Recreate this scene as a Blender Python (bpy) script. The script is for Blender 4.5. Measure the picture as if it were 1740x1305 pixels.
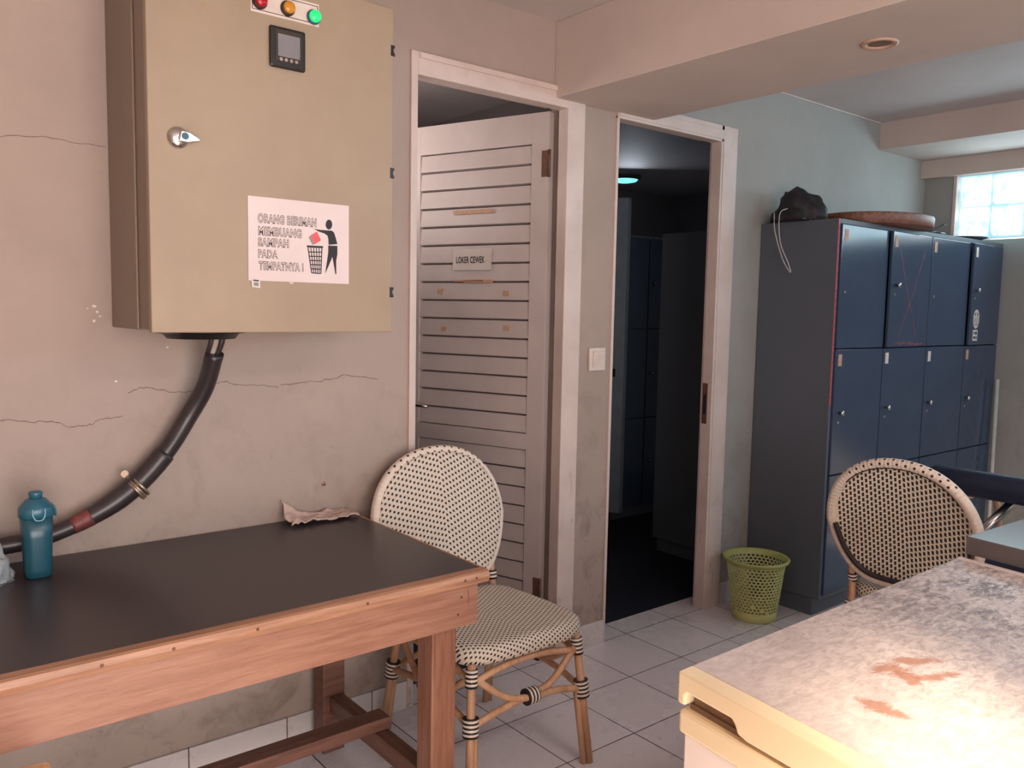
import bpy, bmesh, math, random
from mathutils import Vector, Matrix, noise
random.seed(7)
PI = math.pi
for o in list(bpy.data.objects): bpy.data.objects.remove(o)
SC = bpy.context.scene; COL = SC.collection

# ------------------------------------------------------------------ camera
cam = bpy.data.cameras.new('camera'); co = bpy.data.objects.new('camera', cam); COL.objects.link(co)
cam.sensor_width = 36; cam.lens = 1405.7/1740*36; cam.clip_start = .02
r_ = Vector((0.77852668, -0.62733673, 0.01856976)); d_ = Vector((-0.0418358, -0.08139507, -0.9958035)); f_ = Vector((0.6262156, 0.77448271, -0.08961336))
m = Matrix((r_, -d_, -f_)).transposed().to_4x4(); m.translation = Vector((0, 0, 1.4)); co.matrix_world = m
SC.camera = co

# ------------------------------------------------------------------ world, lights, exposure
SC.view_settings.view_transform = 'Standard'; SC.view_settings.look = 'None'; SC.view_settings.gamma = 1
SC.view_settings.use_curve_mapping = False; SC.view_settings.exposure = 0.42
wd = bpy.data.worlds.new('world'); SC.world = wd; wd.use_nodes = True
bg = wd.node_tree.nodes['Background']; bg.inputs[0].default_value = (.92, .92, .95, 1); bg.inputs[1].default_value = 1.5

def area(name, loc, target, sx, sy, watts, color):
    l = bpy.data.lights.new(name, 'AREA'); l.shape = 'RECTANGLE'; l.size = sx; l.size_y = sy; l.energy = watts; l.color = color
    o = bpy.data.objects.new(name, l); COL.objects.link(o); o.location = loc
    o.rotation_euler = (Vector(target)-Vector(loc)).to_track_quat('-Z', 'Y').to_euler(); return o
YB = -1.7                       # rear wall (behind the camera)
area('daylight_open_front', (0.1, YB-.1, 1.1), (0.1, 2, 1.0), 2.5, 2.0, 82, (1.0, .875, .81))
area('daylight_high_window', (4.0, YB-.1, 2.15), (4.0, 1, 1.9), 1.9, .36, 24, (.50, .78, 1.0))
area('daylight_glass_blocks', (5.02, .9, 2.04), (3, .9, 2.10), 2.4, .3, 7, (.55, .85, 1.0))
area('floor_fill', (1.4, -.8, 2.44), (1.4, -.6, 0), .9, .3, 16, (1.0, .90, .86))  # added unseen fill above and behind the camera, brightens the floor
area('store_fill', (1.3, 3.1, 1.95), (1.8, 3.3, 2.47), .3, .3, 4.5, (1.0, .88, .84))  # added fill with no fixture, brightens the store ceiling
area('locker_room_light', (4.86, 4.60, 2.38), (4.4, 4.0, 0), .2, .2, 20, (.80, .88, 1.0))
sun = bpy.data.lights.new('sun', 'SUN'); sun.energy = 11; sun.angle = math.radians(3.5); sun.color = (1.0, .80, .60)
so = bpy.data.objects.new('sun', sun); COL.objects.link(so); SUND = Vector((.40, .75, -.50)).normalized()
so.rotation_euler = SUND.to_track_quat('-Z', 'Y').to_euler(); so.location = (-1.5, -3, 4)

# ------------------------------------------------------------------ materials
def sl(c):
    return tuple((x/255/12.92 if x/255 <= .04045 else ((x/255+.055)/1.055)**2.4) for x in c)
MATS = {}
class NT:
    def __init__(s, name):
        s.m = bpy.data.materials.new(name); s.m.use_nodes = True; s.t = s.m.node_tree; s.n = s.t.nodes; s.b = s.n['Principled BSDF']; MATS[name] = s.m
    def node(s, t, **k):
        n = s.n.new(t)
        for a, v in k.items():
            if a.startswith('i_'):
                key = a[2:]; key = int(key) if key.isdigit() else key.replace('_', ' ')
                s.put(n.inputs[key], v)
            else: setattr(n, a, v)
        return n
    def put(s, sock, v):
        if isinstance(v, bpy.types.NodeSocket): s.t.links.new(v, sock)
        elif isinstance(v, tuple) and len(v) == 3 and sock.type == 'RGBA': sock.default_value = (*v, 1)
        else: sock.default_value = v
    def math(s, op, a, b=0.0, c=None):
        n = s.n.new('ShaderNodeMath'); n.operation = op; s.put(n.inputs[0], a); s.put(n.inputs[1], b)
        if c is not None: s.put(n.inputs[2], c)
        return n.outputs[0]
    def coord(s, kind='Object'): return s.n.new('ShaderNodeTexCoord').outputs[kind]
    def xyz(s, v):
        n = s.n.new('ShaderNodeSeparateXYZ'); s.t.links.new(v, n.inputs[0]); return n.outputs
    def noise(s, scale, detail=4, rough=.55, vec=None, stretch=None, dist=0):
        v = vec or s.coord()
        if stretch:
            mp = s.node('ShaderNodeMapping'); s.put(mp.inputs[0], v); mp.inputs['Scale'].default_value = stretch; v = mp.outputs[0]
        n = s.node('ShaderNodeTexNoise', i_Scale=scale, i_Detail=detail, i_Roughness=rough, i_Distortion=dist); s.put(n.inputs[0], v); return n.outputs[0]
    def ramp(s, f, lo, hi):
        n = s.node('ShaderNodeMapRange', i_1=lo, i_2=hi); s.put(n.inputs[0], f); n.clamp = True; return n.outputs[0]
    def mix(s, f, a, b):
        n = s.n.new('ShaderNodeMix'); n.data_type = 'RGBA'; s.put(n.inputs[0], f); s.put(n.inputs[6], a); s.put(n.inputs[7], b); return n.outputs[2]
    def out(s, col, rough=.5, metal=0, bump=None, bstr=.2, bdist=.002, **k):
        s.put(s.b.inputs['Base Color'], col); s.put(s.b.inputs['Roughness'], rough); s.put(s.b.inputs['Metallic'], metal)
        if bump is not None:
            n = s.node('ShaderNodeBump', i_Strength=bstr, i_Distance=bdist); s.put(n.inputs['Height'], bump); s.t.links.new(n.outputs[0], s.b.inputs['Normal'])
        for a, v in k.items(): s.put(s.b.inputs[a.replace('_', ' ')], v)
        return s.m

def simple(name, c, rough=.5, metal=0, var=.12, scale=14, c2=None, **k):
    t = NT(name); a = sl(c); b = sl(c2) if c2 else tuple(x*(1-var*2) for x in a)
    n = t.noise(scale, 5, .6)
    return t.out(t.mix(t.ramp(n, .35, .75), a, b), rough, metal, bump=t.noise(scale*6, 3), bstr=.06, **k)

def plaster(name, c, dirt, warm=None, low=True):
    t = NT(name); x, y, z = t.xyz(t.coord())
    n1 = t.noise(1.6, 6, .6); n2 = t.noise(9, 6, .65, dist=.6); n3 = t.noise(40, 3)
    col = t.mix(t.ramp(n1, .35, .72), sl(c), tuple(v*.84 for v in sl(c)))
    if low:   # grime and scuffs thicker near the floor and by the frames
        h = t.ramp(z, 1.25, .1)
        g = t.math('MULTIPLY', t.ramp(n2, .50, .74), t.math('ADD', t.math('MULTIPLY', h, .75), .10))
        col = t.mix(g, col, sl(dirt))
        sc = t.noise(30, 6, .7, stretch=(1, 1, .5), dist=1.5)
        col = t.mix(t.math('MULTIPLY', t.ramp(sc, .62, .70), t.math('MULTIPLY', h, .45)), col, tuple(v*.6 for v in sl(dirt)))
    return t.out(col, .75, bump=t.math('ADD', n3, t.math('MULTIPLY', n2, .6)), bstr=.18, bdist=.003)

M_wall = plaster('wall_plaster', (171, 153, 143), (126, 108, 97))
M_wallup = plaster('right_wall_plaster', (158, 155, 149), (128, 108, 96))
M_pil = plaster('pillar_plaster', (168, 149, 138), (98, 82, 72))
M_ceil = plaster('ceiling_paint', (204, 192, 188), (150, 140, 135), low=False)
M_beam = plaster('beam_paint', (204, 186, 176), (150, 140, 135), low=False)
M_crack = simple('crack', (104, 84, 76), .9)
M_chip = simple('chip', (232, 222, 212), .9)
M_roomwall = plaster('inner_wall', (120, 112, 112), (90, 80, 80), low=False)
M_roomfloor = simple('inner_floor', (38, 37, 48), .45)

def tiles(name, c, g, size, ox, oy, vert=False):
    t = NT(name); x, y, z = t.xyz(t.coord())
    def line(a, o, s):
        f = t.math('FRACT', t.math('DIVIDE', t.math('SUBTRACT', a, o-20*s), s))
        e = t.math('MINIMUM', f, t.math('SUBTRACT', 1.0, f)); return t.math('LESS_THAN', e, .0062/ s * .304 * .304/ .304)
    g1 = line(x, ox, size)
    gr = g1 if vert else t.math('MAXIMUM', g1, line(y, oy, size))
    n = t.noise(3, 6, .65); n2 = t.noise(22, 6, .7, dist=.8)
    # each tile a slightly different tone
    fx = t.math('FLOOR', t.math('DIVIDE', t.math('SUBTRACT', x, ox-20*size), size)); fy = t.math('FLOOR', t.math('DIVIDE', t.math('SUBTRACT', y, oy-20*size), size))
    wn = t.node('ShaderNodeTexWhiteNoise', noise_dimensions='2D'); cb = t.node('ShaderNodeCombineXYZ'); t.put(cb.inputs[0], fx); t.put(cb.inputs[1], fy); t.put(wn.inputs[0], cb.outputs[0])
    base = t.mix(wn.outputs[0], sl(c), tuple(v*.9 for v in sl(c)))
    base = t.mix(t.math('MULTIPLY', t.ramp(n2, .55, .80), .30), base, sl((150, 128, 110)))
    col = t.mix(gr, base, sl(g))
    return t.out(col, t.math('ADD', t.math('MULTIPLY', n, .25), .16), bump=t.math('SUBTRACT', 1.0, gr), bstr=.25, bdist=.0015)
M_tile = tiles('floor_tile', (226, 220, 224), (52, 44, 42), .304, 1.694, 2.092)
M_base = tiles('skirting_tile', (214, 206, 204), (92, 80, 74), .304, 1.648, 0, True)

def wood(name, c, c2, rough, axis, sc=1.0):
    t = NT(name); st = {'x': (1.0, 14, 14), 'y': (14, 1.0, 14), 'z': (14, 14, 1.0)}[axis]
    n = t.noise(5*sc, 8, .65, stretch=st, dist=.4); n2 = t.noise(2.2, 5, .6); n3 = t.noise(26*sc, 4, .6, stretch=st)
    col = t.mix(t.ramp(n, .38, .66), sl(c), sl(c2))
    col = t.mix(t.math('MULTIPLY', t.ramp(n3, .55, .75), .35), col, tuple(v*.5 for v in sl(c2)))
    col = t.mix(t.math('MULTIPLY', t.ramp(n2, .5, .8), .3), col, tuple(v*.72 for v in sl(c)))
    return t.out(col, rough, bump=n, bstr=.12)
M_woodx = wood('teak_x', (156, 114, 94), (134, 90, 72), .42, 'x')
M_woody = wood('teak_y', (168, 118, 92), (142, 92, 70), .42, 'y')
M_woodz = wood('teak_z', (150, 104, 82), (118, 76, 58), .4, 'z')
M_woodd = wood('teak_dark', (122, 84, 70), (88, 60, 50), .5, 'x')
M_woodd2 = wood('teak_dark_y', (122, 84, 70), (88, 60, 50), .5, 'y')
M_worn = wood('worn_lip', (172, 128, 100), (140, 98, 74), .38, 'x')
M_black = simple('table_laminate', (58, 50, 51), .33, c2=(50, 42, 44), scale=2.5)

def metal_paint(name, c, c2, rough=.4, spots=None):
    t = NT(name); n = t.noise(2.2, 6, .65); n2 = t.noise(16, 6, .7, dist=1.0)
    col = t.mix(t.ramp(n, .35, .7), sl(c), sl(c2))
    if spots: col = t.mix(t.math('MULTIPLY', t.ramp(n2, .60, .74), .5), col, sl(spots))
    return t.out(col, rough, bump=t.noise(60, 2), bstr=.04)
M_panel = metal_paint('panel_beige', (158, 139, 117), (147, 127, 106), .42, (160, 128, 96))
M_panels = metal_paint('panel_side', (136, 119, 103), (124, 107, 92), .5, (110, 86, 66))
M_lock = metal_paint('locker_side', (88, 93, 102), (82, 88, 97), .5)
M_lockf = metal_paint('locker_front', (54, 69, 90), (47, 62, 82), .15, (48, 60, 76))
M_lockd = simple('locker_gap', (22, 24, 30), .7)
M_white = simple('white_paint', (208, 196, 190), .42, c2=(190, 175, 168), scale=7)
def worn_white():
    t = NT('worn_white'); x, y, z = t.xyz(t.coord()); n = t.noise(5, 5, .6); n2 = t.noise(26, 6, .75, stretch=(1, 1, .3), dist=.8)
    col = t.mix(t.ramp(n, .35, .7), sl((212, 194, 186)), sl((196, 176, 167)))
    w = t.math('MULTIPLY', t.ramp(n2, .58, .68), t.math('ADD', t.math('MULTIPLY', t.ramp(z, .9, .0), .7), .12))
    col = t.mix(w, col, sl((136, 108, 92))); return t.out(col, .45, bump=n2, bstr=.1)
M_wornw = worn_white()
M_leaf = simple('louvre_paint', (190, 176, 172), .45, c2=(178, 163, 158), scale=5)
M_groove = simple('groove_brown', (110, 86, 88), .8)  # reddish brown of the backing sheet that shows between the slats
M_rust = simple('rusty_hinge', (120, 84, 70), .55, .3, c2=(84, 58, 48), scale=60)
M_chrome = simple('chrome', (200, 198, 196), .22, 1, var=.05)
M_dkmetal = simple('dark_metal', (70, 62, 56), .45, .6)
M_blackp = simple('black_plastic', (30, 27, 28), .38)
M_hose = simple('black_conduit', (44, 38, 40), .32, c2=(58, 50, 50))
M_scrawl = simple('red_scrawl', (128, 62, 70), .5)
M_hosered = simple('red_smear', (138, 62, 58), .5, c2=(50, 42, 44), scale=38)
M_greyc = simple('grey_cable', (176, 162, 152), .5)
M_paper = simple('paper', (214, 200, 198), .7, c2=(204, 188, 186), scale=4)
M_ink = simple('ink', (34, 30, 32), .6)
M_inkg = simple('ink_outline', (66, 54, 50), .6)
M_redp = simple('red_print', (214, 92, 96), .6)
M_greyp = simple('grey_print', (130, 138, 134), .6)
M_tape = simple('old_tape', (190, 150, 122), .6, c2=(170, 130, 104), scale=40)
M_red = simple('red_tape', (214, 60, 72), .5)
M_scr = simple('meter_screen', (128, 126, 130), .25)
M_btn = simple('meter_button', (160, 146, 138), .4)
M_plate = simple('label_plate', (222, 204, 194), .4)
M_cream = simple('cream_plastic', (236, 214, 176), .38, c2=(230, 206, 166), scale=4)
M_body = simple('freezer_white', (236, 222, 212), .35, c2=(230, 214, 202), scale=3)
M_seal = simple('freezer_seal', (128, 96, 70), .7)
M_rattan = wood('rattan', (206, 164, 130), (178, 130, 96), .45, 'z', .6)
M_bin = simple('lime_plastic', (190, 190, 124), .45, c2=(172, 170, 110), scale=8)
M_bindust = simple('bin_rim', (180, 184, 112), .4)
M_teal = NT('teal_plastic').out(sl((34, 88, 106)), .3, Transmission_Weight=.25, Alpha=1.0)
M_tealcap = simple('teal_cap', (44, 98, 118), .28)
M_clearclip = simple('clip_plastic', (110, 160, 176), .2)
M_navy = simple('navy_vinyl', (34, 42, 66), .45)
M_bag = simple('black_cloth', (34, 28, 32), .55, c2=(24, 20, 24))
M_wick = wood('tray_wood', (140, 92, 72), (96, 58, 46), .5, 'x')
M_string = simple('white_string', (200, 196, 190), .6)
M_cloth = simple('rag_cloth', (206, 180, 168), .9, c2=(180, 152, 140), scale=30)
M_counter = simple('counter_edge', (90, 76, 72), .5)
M_pipe = simple('pale_stick', (190, 186, 178), .5)
M_glassf = NT('polythene').out((.8, .85, .88), .12, Transmission_Weight=.75, IOR=1.2)
M_zinc = simple('zinc_clamp', (176, 156, 138), .35, .8)
M_green_e = NT('lamp_green'); M_green_e = M_green_e.out(sl((20, 190, 90)), .2, Emission_Color=(.02, .85, .2, 1), Emission_Strength=.7)
M_red_e = NT('lamp_red').out(sl((170, 20, 34)), .2)
M_amb_e = NT('lamp_amber').out(sl((196, 132, 36)), .2)
M_ledc = NT('ceiling_lamp_glow').out((.5, 1, 1), .5, Emission_Color=(.16, .74, .85, 1), Emission_Strength=1.3)
M_dltrim = simple('downlight_trim', (200, 164, 140), .4)
M_dlin = simple('downlight_inside', (128, 104, 90), .35)
M_blue = simple('blue_keyhole', (36, 92, 120), .3)

def stripes():
    t = NT('binding_stripes'); u, v, w = t.xyz(t.coord('UV')); f = t.math('FRACT', t.math('DIVIDE', v, .0125))
    k = t.math('LESS_THAN', f, .48)
    e = t.math('ABSOLUTE', t.math('SUBTRACT', t.math('FRACT', t.math('DIVIDE', v, .00625)), .5))
    return t.out(t.mix(k, sl((226, 210, 196)), sl((34, 28, 32))), .45, bump=t.math('SUBTRACT', .5, e), bstr=.6, bdist=.002)
M_bind = stripes()
def weave(name, pu, pv, hu, hv, k, cream=(222, 206, 188), zmin=None):
    t = NT(name); u, v, w = t.xyz(t.coord('UV'))
    v2 = t.math('ADD', v, t.math('MULTIPLY', t.math('ABSOLUTE', u), k))
    col = t.math('FLOOR', t.math('DIVIDE', u, pu)); odd = t.math('MODULO', t.math('ADD', col, 1000.0), 2.0)
    vv = t.math('FRACT', t.math('ADD', t.math('DIVIDE', v2, pv), t.math('MULTIPLY', odd, .5)))
    uu = t.math('FRACT', t.math('DIVIDE', u, pu))
    inu = t.math('LESS_THAN', t.math('ABSOLUTE', t.math('SUBTRACT', uu, .5)), hu)
    inv = t.math('LESS_THAN', t.math('ABSOLUTE', t.math('SUBTRACT', vv, .5)), hv)
    blk = t.math('MULTIPLY', inu, inv)
    if zmin is not None: blk = t.math('MULTIPLY', blk, t.math('GREATER_THAN', t.xyz(t.coord())[2], zmin))
    # each cream strand is a rounded ridge
    rid = t.math('SINE', t.math('MULTIPLY', t.math('DIVIDE', v2, pv), 4*PI)); rid2 = t.math('ABSOLUTE', t.math('SUBTRACT', uu, .5))
    h = t.math('SUBTRACT', t.math('MULTIPLY', rid, .25), t.math('ADD', rid2, t.math('MULTIPLY', blk, .4)))
    c = t.mix(t.noise(40, 3), sl(cream), tuple(x*.82 for x in sl(cream)))
    return t.out(t.mix(blk, c, sl((34, 26, 28))), .5, bump=h, bstr=.6, bdist=.003)
M_weave = weave('rattan_weave', .0136, .0186, .27, .20, .35)
M_weave2 = weave('rattan_weave_rear_bright', .0140, .0190, .28, .34, .30, (244, 230, 210))  # cream raised above the front weave to offset weaker light on that side
M_weaveS = weave('rattan_weave_seat', .0110, .0165, .27, .20, .15)

def grime_top():
    t = NT('freezer_lid_sheet'); c = t.coord(); x, y, z = t.xyz(c); x = t.math('ADD', x, 1.35); y = t.math('ADD', y, .3)
    n1 = t.noise(4.5, 8, .72, dist=.9); n2 = t.noise(38, 6, .75, stretch=(1, 2.2, 1), dist=.6); n3 = t.noise(11, 6, .7, dist=1.5)
    col = t.mix(t.ramp(n3, .35, .7), sl((214, 200, 192)), sl((190, 174, 168)))
    edge = t.ramp(x, .95, 1.75)        # sheet worn darker towards the back edge
    g = t.math('MULTIPLY', t.ramp(n2, .44, .62), t.math('ADD', .22, t.math('MULTIPLY', edge, .55)))
    col = t.mix(g, col, sl((112, 96, 98)))
    pk = t.math('MULTIPLY', t.ramp(n1, .46, .56), t.ramp(x, 1.30, 1.75)); col = t.mix(t.math('MULTIPLY', t.math('MULTIPLY', pk, t.ramp(n2, .36, .52)), .85), col, sl((74, 54, 54)))
    def patch(px, py, rx, ry, a):      # the two rust-brown stains
        dx = t.math('SUBTRACT', x, px); dy = t.math('SUBTRACT', y, py); ca, sa = math.cos(a), math.sin(a)
        du = t.math('DIVIDE', t.math('ADD', t.math('MULTIPLY', dx, ca), t.math('MULTIPLY', dy, sa)), rx)
        dv = t.math('DIVIDE', t.math('SUBTRACT', t.math('MULTIPLY', dy, ca), t.math('MULTIPLY', dx, sa)), ry)
        d = t.math('SQRT', t.math('ADD', t.math('MULTIPLY', du, du), t.math('MULTIPLY', dv, dv)))
        d = t.math('ADD', d, t.math('MULTIPLY', t.math('SUBTRACT', t.noise(34, 8, .78, dist=1.0), .5), 4.4))
        return t.ramp(d, 1.15, .60)
    for a in STAINS: col = t.mix(t.math('MULTIPLY', patch(*a), .8), col, sl((160, 108, 80)))
    return t.out(col, t.math('ADD', .28, t.math('MULTIPLY', n2, .3)), bump=n2, bstr=.25, bdist=.002)
STAINS = [(1.21, .578, .036, .020, -.2), (1.275, .566, .046, .015, -.5), (1.205, .543, .034, .014, .9), (1.24, .522, .042, .013, -.3), (1.08, .520, .036, .017, 1.75)]
M_lid = grime_top()

# ------------------------------------------------------------------ mesh helpers
class MB:
    def __init__(s): s.b = bmesh.new(); s.uv = s.b.loops.layers.uv.new('UVMap')
    def box(s, x0, x1, y0, y1, z0, z1, mi=0):
        vs = [s.b.verts.new((x, y, z)) for z in (z0, z1) for y in (y0, y1) for x in (x0, x1)]
        for f in ((0, 2, 3, 1), (4, 5, 7, 6), (0, 1, 5, 4), (2, 6, 7, 3), (0, 4, 6, 2), (1, 3, 7, 5)):
            fc = s.b.faces.new([vs[i] for i in f]); fc.material_index = mi
        return s
    def prism(s, pts, d, mi=0):
        """closed 3-D polygon extruded by vector d"""
        d = Vector(d); a = [s.b.verts.new(p) for p in pts]; b = [s.b.verts.new(Vector(p)+d) for p in pts]; n = len(a)
        fs = [s.b.faces.new(a[::-1]), s.b.faces.new(b)] + [s.b.faces.new((a[i], a[(i+1) % n], b[(i+1) % n], b[i])) for i in range(n)]
        for f in fs: f.material_index = mi
        return s
    def tube(s, pts, r, n=10, closed=False, mi=0, cap=True, flat=1.0):
        pts = [Vector(p) for p in pts]; N = len(pts); rs = r if isinstance(r, (list, tuple)) else [r]*N
        rings = []; up = None; L = 0
        for i, p in enumerate(pts):
            a = pts[(i-1) % N] if closed or i > 0 else p; c = pts[(i+1) % N] if closed or i < N-1 else p
            t = (c-a).normalized()
            if up is None: up = t.orthogonal().normalized()
            up = (up - t*up.dot(t)).normalized(); q = t.cross(up)
            rings.append([s.b.verts.new(p+(up*math.cos(k*2*PI/n)+q*math.sin(k*2*PI/n)*flat)*rs[i]) for k in range(n)])
        acc = [0]
        for i in range(1, N): acc.append(acc[-1]+(pts[i]-pts[i-1]).length)
        acc.append(acc[-1]+(pts[0]-pts[-1]).length)
        for i in range(N if closed else N-1):
            A, B = rings[i], rings[(i+1) % N]
            for k in range(n):
                f = s.b.faces.new((A[k], A[(k+1) % n], B[(k+1) % n], B[k])); f.smooth = True; f.material_index = mi
                for lp, uv in zip(f.loops, ((k/n, acc[i]), ((k+1)/n, acc[i]), ((k+1)/n, acc[i+1]), (k/n, acc[i+1]))): lp[s.uv].uv = uv
        if cap and not closed:
            for R in (rings[0][::-1], rings[-1]): s.b.faces.new(R).material_index = mi
        return s
    def lathe(s, prof, c=(0, 0, 0), n=32, mi=0, axis='z', smooth=True, cap=True):
        def P(r, h, a):
            u, v = r*math.cos(a), r*math.sin(a)
            return Vector(c)+Vector({'z': (u, v, h), 'y': (u, -h, v), 'x': (h, u, v)}[axis])
        rings = [[s.b.verts.new(P(max(r, 1e-5), h, k*2*PI/n)) for k in range(n)] for r, h in prof]
        for A, B in zip(rings, rings[1:]):
            for k in range(n):
                f = s.b.faces.new((A[k], A[(k+1) % n], B[(k+1) % n], B[k])); f.smooth = smooth; f.material_index = mi
        if cap:
            for R in (rings[0][::-1], rings[-1]): s.b.faces.new(R).material_index = mi
        return s
    def build(s, name, mats, parent=None, bevel=0, sub=0, solid=0, fix=True):
        if fix: bmesh.ops.recalc_face_normals(s.b, faces=s.b.faces)
        me = bpy.data.meshes.new(name); s.b.to_mesh(me); s.b.free()
        for mt in (mats if isinstance(mats, (list, tuple)) else [mats]): me.materials.append(mt)
        o = bpy.data.objects.new(name, me); COL.objects.link(o)
        if parent: o.parent = parent
        if solid: q = o.modifiers.new('solid', 'SOLIDIFY'); q.thickness = solid; q.offset = 0
        if bevel: q = o.modifiers.new('bevel', 'BEVEL'); q.width = bevel; q.segments = 2; q.limit_method = 'ANGLE'
        if sub: q = o.modifiers.new('sub', 'SUBSURF'); q.levels = sub; q.render_levels = sub
        return o
def empty(name, loc=(0, 0, 0), rz=0):
    o = bpy.data.objects.new(name, None); COL.objects.link(o); o.location = loc; o.rotation_euler = (0, 0, rz); o.empty_display_size = .1; return o
def tag(o, label, cat, group=None):
    o['label'] = label; o['category'] = cat
    if group: o['group'] = group
    return o
def struct(o): o['kind'] = 'structure'; return o
def lab(o, l): o['label'] = l; return o
def bez(pts, n=8):
    """Catmull-Rom through the points"""
    P = [Vector(p) for p in pts]; P = [P[0]*2-P[1]]+P+[P[-1]*2-P[-2]]; out = []
    for i in range(1, len(P)-2):
        a, b, c, d = P[i-1:i+3]
        for k in range(n):
            t = k/n; out.append(.5*((2*b)+(c-a)*t+(2*a-5*b+4*c-d)*t*t+(3*b-a-3*c+d)*t**3))
    out.append(P[-2]); return out
def text_mesh(body, name, mat, parent, u0, u1, v0, v1, place, bold=0.0, depth=0.0003, spacing=1.0):
    """lettering fitted into the rectangle u0..u1 x v0..v1; place maps (u, v) to the local point"""
    cu = bpy.data.curves.new(name, 'FONT'); cu.body = body; cu.size = 1; cu.offset = bold; cu.space_character = spacing; cu.resolution_u = 3
    to = bpy.data.objects.new(name, cu); COL.objects.link(to)
    me = bpy.data.meshes.new_from_object(to.evaluated_get(bpy.context.evaluated_depsgraph_get())); bpy.data.objects.remove(to); bpy.data.curves.remove(cu)
    xs = [v.co.x for v in me.vertices]; ys = [v.co.y for v in me.vertices]; a, b, c, d = min(xs)+bold, max(xs)-bold, min(ys)+bold, max(ys)-bold
    for v in me.vertices: v.co = place(u0+(v.co.x-a)/(b-a)*(u1-u0), v0+(v.co.y-c)/(d-c)*(v1-v0))
    me.materials.append(mat); o = bpy.data.objects.new(name, me); COL.objects.link(o); o.parent = parent; return o

# ------------------------------------------------------------------ setting
W = 2.395; WT = .135; CZ = 2.471; XR = 5.1
struct(MB().box(-1.8, 5.6, YB-.15, 2.53, -.05, 0).build('floor', M_tile))
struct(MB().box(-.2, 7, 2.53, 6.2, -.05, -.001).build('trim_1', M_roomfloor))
struct(MB().box(-1.8, 5.6, YB-.15, 2.53, CZ, CZ+.08).build('ceiling', M_ceil))
def strip(mb, pts, w, mi, y=W-.0012):
    for (x0, z0), (x1, z1) in zip(pts, pts[1:]):
        a = w*random.uniform(.5, 1.2); b = w*random.uniform(.5, 1.2)
        mb.prism([(x0, y, z0-a), (x1, y, z1-b), (x1, y, z1+b), (x0, y, z0+a)], (0, .0015, 0), mi)
def jag(pts, n=4, amp=.003):
    out = []
    for (a, b), (c, d) in zip(pts, pts[1:]):
        for k in range(n): t = k/n; out.append((a+(c-a)*t, b+(d-b)*t+random.uniform(-amp, amp)))
    out.append(pts[-1]); return out
mb = MB()
X1a, X1b, X2a, X2b, HD = 1.481, 2.268, 2.455, 3.235, 2.240
mb.box(-1.8, X1a, W, W+WT, 0, CZ); mb.box(X1a, X1b, W, W+WT, HD, CZ)
for p, w in (([(0.595, 1.156), (0.624, 1.168), (0.649, 1.169), (0.679, 1.16), (0.72, 1.15), (0.756, 1.149), (0.81, 1.162), (0.837, 1.172), (0.865, 1.176), (0.898, 1.164), (0.95, 1.161), (0.991, 1.157), (1.021, 1.15)], .0009),
             ([(1.03, 1.158), (1.094, 1.164), (1.164, 1.166), (1.21, 1.172), (1.243, 1.18), (1.298, 1.175), (1.368, 1.161)], .0008),
             ([(0.232, 1.107), (0.294, 1.101), (0.337, 1.096), (0.381, 1.091), (0.417, 1.087), (0.449, 1.073), (0.477, 1.074), (0.504, 1.075), (0.516, 1.084), (0.541, 1.09), (0.58, 1.093)], .0008),
             ([(0.316, 1.797), (0.392, 1.809), (0.471, 1.807), (0.554, 1.804)], .0006)):
    strip(mb, jag(p), w, 1)
for x, z, r in ((.516, 1.389, .006), (.523, 1.373, .004), (.515, 1.35, .005), (.500, 1.382, .003), (.565, 1.188, .003), (.70, 1.277, .0035), (.53, 1.362, .003)):
    mb.prism([(x+r*random.uniform(.5, 1.4)*math.cos(a), W-.0012, z+r*random.uniform(.4, 1)*math.sin(a)) for a in [k*PI/4 for k in range(8)]], (0, .0015, 0), 2)
for x, z, r in ((1.093, 1.199, .009), (1.18, 1.13, .005), (.86, .95, .004), (1.0, 1.0, .003), (1.2, .95, .004), (.72, .86, .006), (.95, .82, .005)):
    mb.prism([(x+r*random.uniform(.3, 1)*math.cos(a), W-.0010, z+r*random.uniform(.4, 1)*math.sin(a)) for a in [k*PI/4 for k in range(8)]], (0, .0013, 0), 3)
strip(mb, [(1.165, .834), (1.178, .830), (1.172, .842)], .003, 4)
struct(mb.build('wall_left', [M_wall, M_crack, M_chip, M_pil, M_hosered]))
struct(MB().box(X1b, X2a, W, W+WT, 0, CZ).build('wall_pillar', M_pil))
struct(MB().box(X2a, X2b, W, W+WT, HD+.004, CZ).box(X2b, 6.4, W, W+WT, 0, CZ).build('wall_far', M_wallup))
# window wall on the right: the lower wall stands further back than the glazed upper one
struct(MB().box(XR, XR+.3, -1.7, 2.254-.03, 2.225, CZ).box(XR, XR+.3, 2.224, W, 1.875, CZ).box(XR, XR+.3, -1.7, -.9, 1.86, 2.225)
       .box(XR+.165, XR+.4, -1.7, W, 0, 1.86).build('wall_right', M_wallup))
struct(MB().box(XR-.055, XR, -1.7, W, 2.222, 2.324).build('trim_2', M_beam))
struct(MB().box(4.54, XR+.3, -1.7, W, 2.324, CZ).build('trim_3', M_beam))
struct(MB().box(2.115, 2.655, -1.7, W, 2.193, CZ).build('trim_4', M_beam, bevel=.003))
struct(MB().box(2.575, 4.54, W-.006, W, CZ-.006, CZ).build('trim_5', M_white))
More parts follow.
